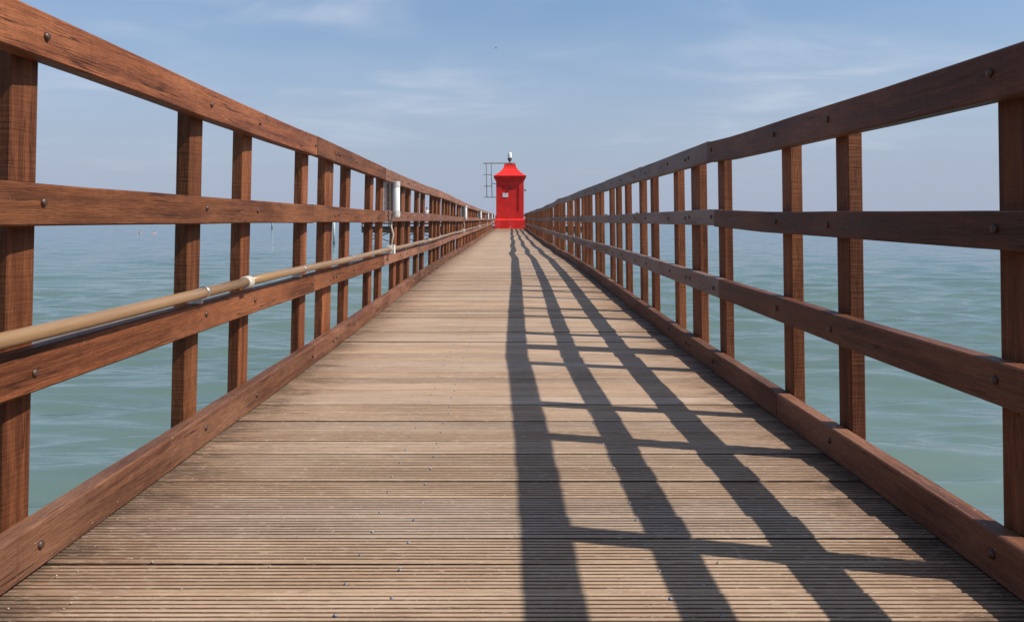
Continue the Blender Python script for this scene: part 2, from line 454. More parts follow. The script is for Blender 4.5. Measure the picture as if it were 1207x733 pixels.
# ------------------------------------------------------------------ pier deck
pier = thing('wooden_pier', 'long straight wooden walkway of grooved planks leading out to the red lighthouse', 'pier', (0, 0, 0))
PITCH = 0.1462
PW = 0.1378
def plank_mesh(name, depth, gm, seed, half=1.113, seg=1):
    rnd = random.Random(seed)
    n = 7
    edge = 0.0115 + rnd.random() * .003
    usable = PW - 2 * edge
    pitch = usable / (n - .60)
    gw = pitch * 0.40
    prof = [(-PW / 2, -0.027), (-PW / 2, -0.003), (-PW / 2 + .003, 0)]; gidx = []
    y = -PW / 2 + edge
    y0 = y
    for i in range(n):
        a = y0 + i * pitch
        g = gw * (0.85 + .3 * rnd.random())
        d = depth * (0.8 + .4 * rnd.random())
        gidx += [len(prof) , len(prof) + 1, len(prof) + 2]
        prof += [(a, 0), (a + g * .22, -d), (a + g * .78, -d), (a + g, 0)]
    prof += [(PW / 2 - .003, 0), (PW / 2, -0.003), (PW / 2, -0.027)]
    m = len(prof); v = []; f = []; mi = []
    for k in range(seg + 1):
        x = -half + 2 * half * k / seg
        v += [(x, p[0], p[1]) for p in prof]
    for k in range(seg):
        for i in range(m):
            j = (i + 1) % m
            f.append((k * m + i, k * m + j, (k + 1) * m + j, (k + 1) * m + i))
            mi.append(1 if i in gidx else (2 if i in (0, m - 2, m - 1) else 0))
    f.append(tuple(range(m))); f.append(tuple(range(seg * m, (seg + 1) * m))[::-1]); mi += [0, 0]
    me = bpy.data.meshes.new(name); me.from_pydata(v, [], f)
    me.materials.append(M_PLANK); me.materials.append(gm); me.materials.append(M_SIDE)
    me.polygons.foreach_set('material_index', mi); me.update()
    bm = bmesh.new(); bm.from_mesh(me); bmesh.ops.recalc_face_normals(bm, faces=bm.faces); bm.to_mesh(me); bm.free()
    return me
PL_A = [plank_mesh('grooved_plank', 0.0045, M_GROOVE, i) for i in range(4)]
PL_B = [plank_mesh('worn_plank', 0.0020, M_GROOVEW, 10 + i) for i in range(4)]
def plank_simple():
    mb = MB(); c = .003
    w = .0712
    prof = [(-w, -.027), (-w, -c), (-w + c, 0), (w - c, 0), (w, -c), (w, -.027)]
    mb.loft([[(x, p[0], p[1]) for p in prof] for x in (-1.113, 1.113)])
    o = mb.obj('smooth_plank', M_PLANK); me = o.data; fix_normals(o); bpy.data.objects.remove(o)
    me.materials.append(M_SIDE)
    for p in me.polygons:
        if abs(p.normal.y) > .9: p.material_index = 1
    return me
PL_C = plank_simple()
first = 1.731 - PITCH * 22 + PITCH / 2 + 0.003
far_planks = MB(); screws = MB(); count = 0; far_screws = 0
i = 0
y = first
def dome(mb, c, r, h, n=7):
    ring = lambda rr, z: [(c[0] + rr * math.cos(2 * PI * k / n), c[1] + rr * math.sin(2 * PI * k / n), c[2] + z) for k in range(n)]
    mb.loft([ring(r, -.002), ring(r, h * .45), ring(r * .62, h)])
while y < END + 1.0:
    z = deck_z(y) + random.uniform(-.0024, .0024)
    if count < 300:
        if y < 2.60: me = random.choice(PL_A)
        elif y < 3.0: me = random.choice(PL_A + PL_B * 2)
        elif y < 12: me = random.choice(PL_B + [PL_C] * 9)
        else: me = PL_C
        share('plank', me, pier, (random.uniform(-.003, .003), y, z),
              (random.uniform(-.014, .014), random.uniform(-.0014, .0014), random.uniform(-.0016, .0016)))
        count += 1
    else:
        far_planks.box((0, y, z - .0135), (2.226, .1425, .027))
    if 1.2 < y < 34:
        jz = z + .0005
        for (px, dy) in ((-.356, -.036), (-.253, .040), (.335, .038), (.433, -.034), ):
            dome(screws, (px + random.uniform(-.008, .008), y + dy + random.uniform(-.006, .006), jz), .0042, .003, 7)
    y += PITCH + random.uniform(-.002, .002); i += 1
o = far_planks.obj('plank_run', M_PLANK, pier, props={'kind': 'stuff'})
screws.obj('deck_screw', M_SCREW, pier, smooth=True, props={'kind': 'stuff'})
# bearers, edge beams, crossheads and piles below the deck
for x in (-1.075, -0.36, 0.38, 1.075):
    for a in range(-1, 12):
        y0, y1 = a * 5.0, min((a + 1) * 5.0, END + .9) - .004
        mb = MB(); rings = []
        for yy in np.linspace(y0, y1, 4):
            zt = deck_z(yy) - .030
            rings.append([(x - .036, yy, zt - .17), (x + .036, yy, zt - .17), (x + .036, yy, zt), (x - .036, yy, zt)])
        mb.loft(rings); ob = mb.obj('bearer', M_BEAM, pier, (x, (y0 + y1) / 2, -.1)); fix_normals(ob)
for a in range(0, 12):
    yy = 2.5 + a * 5.0; zt = deck_z(yy) - .203
    mb = MB(); mb.box((0, yy, zt - .11), (2.6, .2, .22)); mb.obj('crosshead', M_BEAM, pier, (0, yy, zt - .11))
    for sx in (-.85, .85):
        mb = MB(); mb.tube([(sx, yy, WATER - 2.0), (sx, yy, zt - .222)], [.155, .14], 14)
        mb.obj('pile', M_PILE, pier, (sx, yy, WATER), smooth=True)

# ------------------------------------------------------------------ railings
# rail heights are read as rise over lateral distance, so they stay right when the rail leans
LT = [(-3, .447), (1.75, .447), (3.4, .428), (4.5, .430), (7, .415), (10, .404), (14.8, .410), (17, .378), (19.5, .368), (31, .335), (45, .335), (59, .325)]
LM = [(-3, .078), (1.75, .078), (3.4, .0745), (6, .064), (10, .066), (17, .04), (31, .03), (59, .02)]
LL = [(-3, -.272), (1.75, -.272), (2.6, -.272), (5.7, -.283), (10, -.30), (17, -.29), (31, -.28), (59, -.27)]
RTP = [(-3, .343), (1.2, .344), (1.68, .346), (3.9, .372), (4.3, .386), (8.5, .396), (14, .398), (17.2, .400), (19, .383), (25, .347), (33, .348), (45, .34), (59, .33)]
RM = [(-3, .017), (1.68, .017), (2.6, .0245), (3.4, .029), (4.2, .045), (6.5, .044), (8.5, .038), (17, .03), (30, .02), (59, .02)]
RL = [(-3, -.293), (1.68, -.293), (2.5, -.295), (4.1, -.283), (6.4, -.278), (9.6, -.278), (17, -.29), (30, -.28), (59, -.27)]
# lateral waver of each railing (metres outwards)
LW = [(-3, 0), (6, 0), (9, .01), (12, -.01), (15, .02), (17.5, -.015), (21, .012), (25, -.01), (31, .012), (37, -.012), (44, .01), (59, 0)]
RW = [(-3, 0), (2.8, 0), (4.2, -.010), (6.5, -.006), (9, .008), (12, .0), (15, .022), (17.3, -.030), (19.7, .02), (23, -.022), (27, .025), (31, -.025), (35, .025), (40, -.03), (45, .02), (51, -.02), (59, 0)]
WAV = {-1: lambda y: lerp_tab(LW, y), 1: lambda y: lerp_tab(RW, y)}
LEAN = {-1: 0.022, 1: 0.014}
YAW = {-1: R(-6.5), 1: R(4.5)}

def lateral(side, z, y): return HALF - LEAN[side] * (z - 0.5) + WAV[side](y)
def rail_top(side, tab, y):
    r = lerp_tab(tab, y); lat = HALF
    for _ in range(3):
        z = CAM_H + r * lat; lat = lateral(side, z, y) - WAV[side](y)
    return z
def board(name, side, tab, y0, y1, h, mat, parent, rnd, top_fn=None, t=RT, lat_fn=None, seg=8):
    """one rail board with worn, slightly wavy arrises"""
    ym = (y0 + y1) / 2; zm = (top_fn(ym) if top_fn else rail_top(side, tab, ym)) - h / 2
    xm = side * ((lat_fn(zm, ym) if lat_fn else lateral(side, zm, ym)) + t / 2)
    c = 0.004; rings = []
    da, db = rnd.uniform(-.003, .003), rnd.uniform(-.003, .003)
    for k in range(seg + 1):
        s = k / seg; yy = y0 + (y1 - y0) * s
        zt = (top_fn(yy) if top_fn else rail_top(side, tab, yy)) + da + (db - da) * s
        zb = zt - h + rnd.uniform(-.0012, .0012); zt += rnd.uniform(-.0012, .0012)
        xi = lat_fn(zt - h / 2, yy) if lat_fn else lateral(side, zt - h / 2, yy)
        xi += rnd.uniform(-.0008, .0008); xo = xi + t
        prof = [(xi, zb + c), (xi + c, zb), (xo - c, zb), (xo, zb + c), (xo, zt - c), (xo - c, zt), (xi + c, zt), (xi, zt - c)]
        rings.append([(side * p[0], yy, p[1]) for p in prof])
    mb = MB(); mb.loft(rings)
    o = mb.obj(name, mat, parent, (xm, ym, zm)); fix_normals(o)
    return o

POST_L = [-.75, -.2, .35, 1.30, 1.858, 2.877, 3.44, 4.42, 4.957, 5.058, 5.612, 6.583, 7.11, 8.05, 8.53, 8.63, 9.17, 10.0, 10.63, 11.75, 12.42, 13.10, 14.1, 14.95, 15.45, 16.2, 16.75, 17.75, 18.25]
POST_R = [-.75, -.2, .30, .83, 1.80, 2.713, 3.25, 4.226, 4.763, 4.862, 5.385, 6.29, 6.85, 7.74, 8.43, 9.0, 9.97, 10.46, 11.36, 11.9, 12.44, 13.4, 13.9, 15.0, 15.6, 16.6, 17.2]
def extend(lst, seed):
    rnd = random.Random(seed); k = 0; a = list(lst)
    while a[-1] < RAIL_END - 1:
        a.append(a[-1] + (.96 if k % 2 == 0 else .54) + rnd.uniform(-.07, .07)); k += 1
    return a
POST_L = extend(POST_L, 3); POST_R = extend(POST_R, 5)
def joints(lst, step):
    a = list(lst)
    while a[-1] + step < RAIL_END - .5: a.append(a[-1] + step)
    a.append(RAIL_END); return a
def post_mesh(rnd):
    w, d, c = .0475, .0885, .003
    w += rnd.uniform(-.002, .003); d += rnd.uniform(-.004, .004)
    prof = [(0, -d / 2 + c), (c, -d / 2), (w - c, -d / 2), (w, -d / 2 + c), (w, d / 2 - c), (w - c, d / 2), (c, d / 2), (0, d / 2 - c)]
    mb = MB(); mb.loft([[(p[0], p[1], z) for p in prof] for z in (-.28, .3, 1.0)])
    return mb
def bolt_mesh():
    mb = MB(); n = 8
    ring = lambda r, x: [(x, r * math.cos(2 * PI * k / n), r * math.sin(2 * PI * k / n)) for k in range(n)]
    mb.loft([ring(.0108, 0), ring(.0105, -.003), ring(.0074, -.0068), ring(.003, -.008)])
    o = mb.obj('bolt', M_BOLT, smooth=True); me = o.data; fix_normals(o); bpy.data.objects.remove(o); return me
BOLT = bolt_mesh()
M_SIDE_POST = {-1: M_POST, 1: M_POST}
BOARDS = {}
def railing(side, posts, tabs, js, kjs, hts, label):
    rnd = random.Random(40 + side)
    rl = thing('wooden_railing', label, 'railing', (side * 1.10, 28.0, 0))
    for y in posts:
        zt = rail_top(side, tabs[0], y) - rnd.uniform(.010, .020)
        zd = deck_z(y)
        mb = post_mesh(rnd)
        lean = LEAN[side]; ca, sa = math.cos(YAW[side]), math.sin(YAW[side])
        V = []
        for (px, py, pz) in mb.v:
            z = zd - .28 if pz < 0 else (zd + .3 if pz < .5 else zt)
            X = px * ca - py * sa * side; Y = px * sa * side + py * ca
            xx = side * (lateral(side, z, y) + RT + .002 + X + .0885 / 2 * abs(sa))
            V.append((xx, y + Y, z))
        mb.v = V
        o = mb.obj('post', M_SIDE_POST[side], rl, (side * 1.14, y, .5)); fix_normals(o)
    far = MB(); boards = []
    for name, tab, h in zip(('top_rail', 'middle_rail', 'lower_rail'), tabs, hts):
        for a, b in zip(js[name][:-1], js[name][1:]):
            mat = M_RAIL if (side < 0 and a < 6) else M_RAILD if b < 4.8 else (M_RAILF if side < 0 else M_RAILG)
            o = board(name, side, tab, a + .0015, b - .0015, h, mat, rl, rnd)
            boards.append((o, a, b, lambda y, t=tab, hh=h: rail_top(side, t, y) - hh * .5))
    ktop = lambda y: deck_z(y) + .109
    klat = lambda z, y: HALF + WAV[side](y)
    for a, b in zip(kjs[:-1], kjs[1:]):
        o = board('kerb_board', side, None, a + .002, b - .002, .105, M_KERB, rl, rnd, top_fn=ktop, t=.052, lat_fn=klat)
        boards.append((o, a, b, lambda y: ktop(y) - .05))
    for o, a, b, zf in boards:
        kerb = o.name.startswith('kerb')
        for y in posts:
            if not (a + .02 < y < b - .02): continue
            yy = y + rnd.uniform(-.012, .012) - (0.015 if side > 0 else .02); zz = zf(yy) + rnd.uniform(-.008, .008)
            xi = klat(zz, yy) if kerb else lateral(side, zz, yy)
            p = Vector((side * (xi + .0005), yy, zz))
            if y < 9:
                q = share('bolt', BOLT, o, p, (0, 0, 0 if side > 0 else PI))
            else:
                s = .0125; X = side * (xi - .008)
                n = 6
                far.loft([[(p.x, p.y + s * math.cos(2 * PI * k / n), p.z + s * math.sin(2 * PI * k / n)) for k in range(n)],
                          [(X, p.y + s * .6 * math.cos(2 * PI * k / n), p.z + s * .6 * math.sin(2 * PI * k / n)) for k in range(n)]])
    o = far.obj('bolt_run', M_BOLT, rl, props={'kind': 'stuff'}); fix_normals(o)
    return rl
JL = joints([-1.2, 1.25, 4.45, 6.97], 2.5); JLM = joints([-1.2, 1.25, 4.40, 6.96], 2.5)
JR = joints([-1.2, 1.1, 4.30, 6.52], 2.5); JRM = joints([-1.2, 1.1, 4.17, 6.50], 2.5); JRL = joints([-1.2, 1.1, 4.10, 6.6], 2.5)
railing(-1, POST_L, (LT, LM, LL), {'top_rail': JL, 'middle_rail': JLM, 'lower_rail': JL}, joints([-1.2, .7, 4.44], 4.5),
        (.107, .096, .100), 'left reddish brown timber railing that carries the conduit pipe and tube lamps')
railing(1, POST_R, (RTP, RM, RL), {'top_rail': JR, 'middle_rail': JRM, 'lower_rail': JRL}, joints([-1.2, .4, 3.23, 7.85], 4.5),
        (.107, .085, .096), 'right timber railing without pipe or lamps, its shaded side casting long shadows on the planks')

# ------------------------------------------------------------------ conduit pipe along the left lower rail
def low_top(y): return rail_top(-1, LL, y)
def pipe_pt(y, dz=0): 
    z = low_top(y) + .0400
    return Vector((-(lateral(-1, z, y) - .022), y, z + dz))
cond = thing('conduit_pipe', 'long tan plastic conduit pipe running along the top of the left lower rail', 'pipe', pipe_pt(1.5))
LAMP_Y = [7.16, 18.4, 28.6, 38.5, 47.6, 55.9]
cuts = [-1.0, 3.23, 10.6, 17.0, 24.0, 31.0, 38.0, 45.0, 52.0, 56.2]
for a, b in zip(cuts[:-1], cuts[1:]):
    ys = np.linspace(a, b, max(6, int((b - a) / .5)))
    mb = MB(); mb.tube([pipe_pt(y, .003 * math.sin(y * 2.1)) for y in ys], .0185, 12)
    mb.obj('pipe', M_PIPE, cond, pipe_pt((a + b) / 2), smooth=True)
def collar(y, r, l, name, mat):
    mb = MB(); n = 16; y0, y1 = y - l / 2, y + l / 2
    cyl = lambda yy, rr: [(pipe_pt(y).x + rr * math.cos(2 * PI * k / n), yy, pipe_pt(y).z + rr * math.sin(2 * PI * k / n)) for k in range(n)]
    mb.loft([cyl(y0, .0186), cyl(y0, r - .002), cyl(y0 + .003, r), cyl(y1 - .003, r), cyl(y1, r - .002), cyl(y1, .0186)], cap=False)
    o = mb.obj(name, mat, cond, pipe_pt(y), smooth=False); fix_normals(o); return o
for y in cuts[1:-1]: collar(y, .0255, .055, 'coupling', M_PIPEW)
for y in (.9, 2.78, 4.11, 5.38, 8.4, 9.8, 12.3, 14.2, 16, 19.8, 22, 26, 30, 34):
    c = collar(y, .0215, .016, 'pipe_clip', M_STEEL)
    mb = MB(); p = pipe_pt(y)
    mb.box((p.x - .030, y, low_top(y) + .011), (.046, .016, .020)); mb.obj('clip_foot', M_STEEL, c, p)
for y in LAMP_Y:
    p = pipe_pt(y)
    mb = MB(); mb.box((p.x + .003, y + .01, p.z), (.060, .070, .072))
    jb = mb.obj('junction_box', M_WHITE, cond, p)
    mb = MB(); mb.box((p.x + .0362, y + .01, p.z), (.006, .076, .078)); mb.obj('box_lid', M_WHITE, jb, p)
    for sgn in (-1, 1):
        mb = MB(); mb.tube([p + Vector((0, .01 + sgn * .036, 0)), p + Vector((0, .01 + sgn * .062, 0))], .0235, 12)
        mb.obj('gland', M_PIPEW, jb, p, smooth=False)
    mb = MB()
    zt = rail_top(-1, LM, y) - .05
    xa = -(lateral(-1, zt, y) - .030)
    mb.tube([(p.x + .016, y, p.z + .030), (p.x + .018, y - .01, p.z + .075), (p.x + .030, y - .02, p.z + .13), (xa - .004, y - .012, p.z + .20),
             (xa, y - .004, zt - .03), (xa, y, zt + .03)], .0085, 10)
    mb.obj('riser', M_PIPEW, cond, p, smooth=True)

# ------------------------------------------------------------------ tube lamps on the left railing
ORD = ['white tube lamp in a steel housing nearest the viewer on the left railing',
       'second white tube lamp along the left railing, well beyond the nearest one',
       'third white tube lamp along the left railing, midway to the lighthouse',
       'fourth white tube lamp along the left railing, in the distance',
       'fifth white tube lamp along the left railing, one before the lighthouse',
       'sixth and farthest white tube lamp, on the left railing beside the lighthouse']
def lamp(y, label):
    zm = rail_top(-1, LM, y)
    z0 = zm - .055; z1 = z0 + .315
    lat = lateral(-1, zm + .1, y)
    t = thing('tube_lamp', label, 'lamp', (-(lat), y, z0), 'tube lamps along the left railing')
    # steel channel reaching from the post over the rail
    mb = MB(); L = lambda d: -(lat - d)
    mb.box((L(-.030), y + .012, (z0 + z1) / 2 + .03), (.034, .062, .255))
    mb.obj('housing', M_CAP, t, (L(0), y, z0))
    mb = MB(); n = 12
    pr = [(L(-.0125), y - .026), (L(.010), y - .030), (L(.028), y - .026), (L(.036), y - .012), (L(.036), y + .030), (L(-.0125), y + .034)]
    mb.loft([[(a, b, z) for a, b in pr] for z in (zm + .004, z1 - .012)])
    o = mb.obj('back_channel', M_STEELD, t, (L(.05), y, z0)); fix_normals(o)
    cx, cy = L(.066), y - .004
    def ring(r, z): return [(cx + r * math.cos(2 * PI * k / 18), cy + r * math.sin(2 * PI * k / 18), z) for k in range(18)]
    mb = MB(); mb.loft([ring(.0325, z0 + .055), ring(.033, z0 + .06), ring(.033, z1 - .06), ring(.0325, z1 - .055)])
    o = mb.obj('diffuser', M_TUBE, t, (cx, cy, z0), smooth=True); fix_normals(o)
    for a, b in ((z0, z0 + .0545), (z1 - .0545, z1)):
        mb = MB(); mb.loft([ring(.031, a), ring(.0345, a + .004), ring(.0345, b - .012), ring(.036, b - .010), ring(.036, b - .002), ring(.034, b)])
        o = mb.obj('end_cap', M_CAP, t, (cx, cy, (a + b) / 2), smooth=False); fix_normals(o)
    mb = MB(); mb.box((L(.038), cy, zm + .05), (.024, .02, .02)); mb.box((L(.038), cy, z1 - .09), (.024, .02, .02))
    mb.obj('bracket', M_STEELD, t, (L(.038), cy, z0))
for y, lb in zip(LAMP_Y, ORD): lamp(y, lb)

# ------------------------------------------------------------------ lighthouse
TY = 57.0; K = TY / F
tx = (601.1 - 600) * K
zpx = lambda py: CAM_H - (py - 258) * K
base = deck_z(57) + .002
lh = thing('lighthouse', 'small square red lighthouse with flared roof and white lantern at the end of the pier', 'lighthouse', (tx, TY + 1.1, base))
def sq(hw, z, cy=TY + 1.1): return [(tx - hw, cy - hw, z), (tx + hw, cy - hw, z), (tx + hw, cy + hw, z), (tx - hw, cy + hw, z)]
cyl = TY + 1.0
HB = .975; fy = cyl - HB                      # front face of the body
mb = MB(); mb.loft([sq(1.10, base, cyl), sq(1.10, base + .58, cyl), sq(1.05, base + .675, cyl), sq(.985, base + .70, cyl)])
o = mb.obj('plinth', M_RED, lh, (tx, cyl, base))
zb, zt = base + .70, zpx(211.7)
# body with a recessed panel in the front face
rx0, rx1 = (591.2 - 600) * K, (611.6 - 600) * K; rz0, rz1 = zpx(249.3), zpx(218.8); dep = .045
V = [(tx - HB, fy, zb), (tx + HB, fy, zb), (tx + HB, fy, zt), (tx - HB, fy, zt),
     (rx0, fy, rz0), (rx1, fy, rz0), (rx1, fy, rz1), (rx0, fy, rz1),
     (rx0, fy + dep, rz0), (rx1, fy + dep, rz0), (rx1, fy + dep, rz1), (rx0, fy + dep, rz1),
     (tx - HB, cyl + HB, zb), (tx + HB, cyl + HB, zb), (tx + HB, cyl + HB, zt), (tx - HB, cyl + HB, zt)]
Fc = [(0, 1, 5, 4), (1, 2, 6, 5), (2, 3, 7, 6), (3, 0, 4, 7), (4, 5, 9, 8), (5, 6, 10, 9), (6, 7, 11, 10), (7, 4, 8, 11),
      (8, 9, 10, 11), (1, 13, 14, 2), (13, 12, 15, 14), (12, 0, 3, 15), (2, 14, 15, 3), (0, 12, 13, 1)]
body = mesh_obj('body', [Vector(p) - Vector((tx, cyl, base)) for p in V], Fc, M_RED, lh, (tx, cyl, base)); fix_normals(body)
zc1 = zpx(207.4)
mb = MB(); mb.loft([sq(.96, zt - .10, cyl), sq(1.0, zt - .09, cyl), sq(1.0, zt - .02, cyl), sq(1.06, zt + .04, cyl), sq(1.11, zt + .12, cyl), sq(1.14, zt + .17, cyl), sq(1.15, zc1, cyl)])
mb.obj('cornice', M_RED, lh, (tx, cyl, base))
zr = zpx(192.6); rings = []
for k in range(15):
    s = k / 14
    hw = .40 + (1.165 - .40) * (1 - s) ** 2.1
    rings.append(sq(hw, zc1 + .003 + (zr - zc1) * s, cyl))
mb = MB(); mb.loft(rings); mb.obj('roof', M_RED, lh, (tx, cyl, base))
sx, sz = (595.6 - 600) * K, zpx(230.0)
mb = MB(); mb.box((sx, fy + dep - .012, sz), (.38, .02, .29)); sg = mb.obj('sign_plate', M_SIGN, lh, (sx, fy, sz))
mb = MB()
for r_ in (.085, .015, -.06):
    mb.box((sx + random.uniform(-.02, .02), fy + dep - .0245, sz + r_), (.30 + random.uniform(-.06, .03), .004, .014 if r_ != .015 else .03))
mb.obj('sign_print', M_PRINT, sg, (sx, fy, sz))
mb = MB(); mb.tube([((601 - 600) * K, fy + dep, zpx(222)), ((601 - 600) * K, fy + dep - .10, zpx(222.3))], [.06, .075], 12)
mb.obj('door_lamp', M_DARK, lh, ((601 - 600) * K, fy, zpx(222)))
# lantern
lx = (600.9 - 600) * K
def disc(r, z, n=14): return [(lx + r * math.cos(2 * PI * k / n), cyl + r * math.sin(2 * PI * k / n), z) for k in range(n)]
mb = MB(); mb.loft([disc(.17, zr - .01), disc(.17, zr + .05), disc(.05, zr + .07), disc(.05, zr + .20), disc(.11, zr + .25), disc(.15, zr + .36), disc(.165, zr + .42)])
o = mb.obj('lantern_base', M_GREEN, lh, (lx, cyl, zr)); fix_normals(o)
mb = MB(); mb.loft([disc(.14, zr + .42), disc(.145, zr + .50), disc(.13, zr + .72), disc(.12, zr + .82), disc(.05, zr + .85)])
o = mb.obj('lantern', M_LANT, lh, (lx, cyl, zr), smooth=True); fix_normals(o)
# bar frame standing off the left side
fr = MB(); P = lambda px, py: ((px - 600) * K, cyl - .1, zpx(py))
fr.tube([P(569, 191.6), P(607, 191.4)], .035, 8)
fr.tube([P(572.7, 191.8), P(573.4, 232.2)], .024, 8); fr.tube([P(578.6, 191.8), P(579.7, 232.2)], .024, 8)
for a, b, yy in ((569.3, 579.2, 205.3), (569.6, 579.6, 219.0), (579.4, 585.5, 216.0), (570, 585.5, 232.2)):
    fr.tube([(P(a, yy)[0], P(a, yy)[1] + .04, P(a, yy)[2]), (P(b, yy)[0], P(b, yy)[1] + .04, P(b, yy)[2])], .022, 8)
fr.obj('bar_frame', M_FRAME, lh, P(575, 200))
# small floodlight on the right wall
cx_, cz_ = (617.6 - 600) * K, zpx(223)
mb = MB(); mb.tube([(cx_ - .03, cyl - .6, cz_), (cx_ + .06, cyl - .6, cz_ - .04)], .022, 8); mb.box((cx_ + .10, cyl - .62, cz_ - .08), (.11, .15, .12))
mb.obj('wall_floodlight', M_STEELD, lh, (cx_, cyl - .6, cz_))

# ------------------------------------------------------------------ far jetty crossing behind the lighthouse
JY = 74.0; KJ = JY / F
jx0, jx1 = -13.5, 6.9; jz = CAM_H - 9 * KJ
jt = thing('distant_jetty', 'low timber jetty on dark piles standing in the sea behind the lighthouse', 'jetty', ((jx0 + jx1) / 2, JY + 1.2, WATER))
x = jx0; n = 0
jm = None
while x < jx1:
    if jm is None:
        mb = MB(); mb.box((0, 0, 0), (.135, 2.6, .05)); o = mb.obj('deck_board', M_BEAM, jt, (x, JY + 1.3, jz - .025)); jm = o.data
        for v in jm.vertices: v.co = v.co + Vector((x, JY + 1.3, jz - .025))
    else: share('deck_board', jm, jt, (x, JY + 1.3, jz - .025))
    x += .147; n += 1
for yy in (JY + .12, JY + 2.5):
    mb = MB(); mb.box(((jx0 + jx1) / 2, yy, jz - .32), (jx1 - jx0, .16, .52)); mb.obj('edge_beam', M_PILE, jt, ((jx0 + jx1) / 2, yy, jz - .2))
px_ = []
x = jx0 + .25
while x < jx1:
    px_.append(x)
    for yy in (JY + .34, JY + 2.25):
        mb = MB(); mb.tube([(x, yy, WATER - 2), (x, yy, jz - .055)], .14, 10); mb.obj('pile', M_PILE, jt, (x, yy, WATER), smooth=True)
    x += 2.45
for a, b in zip(px_[:-1], px_[1:]):
    mb = MB(); mb.tube([(a, JY + .17, WATER + .15), (b, JY + .17, jz - .5)], .05, 6); mb.tube([(a, JY + .11, jz - .5), (b, JY + .11, WATER + .15)], .05, 6)
    mb.obj('cross_brace', M_BEAM, jt, ((a + b) / 2, JY + .15, -.8))
x = jx0 + .06
while x <= jx1:
    for yy in (JY + .05, JY + 2.56):
        mb = MB(); mb.box((x, yy, jz + .47), (.08, .08, 1.04)); mb.obj('rail_post', M_POST, jt, (x, yy, jz + .4))
    x += 1.22
M_PEACH = wood('sunlit_orange_board', 0, (0.42, 0.16, 0.09), (0.70, 0.32, 0.20), (0.80, 0.42, 0.28), 0.6)  # sunlight on the right-hand jetty boards is put into this pale orange
bays = np.linspace(jx0, jx1, 9)
for zz, hh in ((jz + .96, .13), (jz + .60, .12), (jz + .27, .14)):
    for yy in (JY - .015, JY + 2.625):
        for a, b in zip(bays[:-1], bays[1:]):
            mb = MB(); mb.box(((a + b) / 2, yy, zz), (b - a - .006, .045, hh))
            mb.obj('rail_board', M_PEACH if a > 1.5 else M_RAIL, jt, ((a + b) / 2, yy, zz))

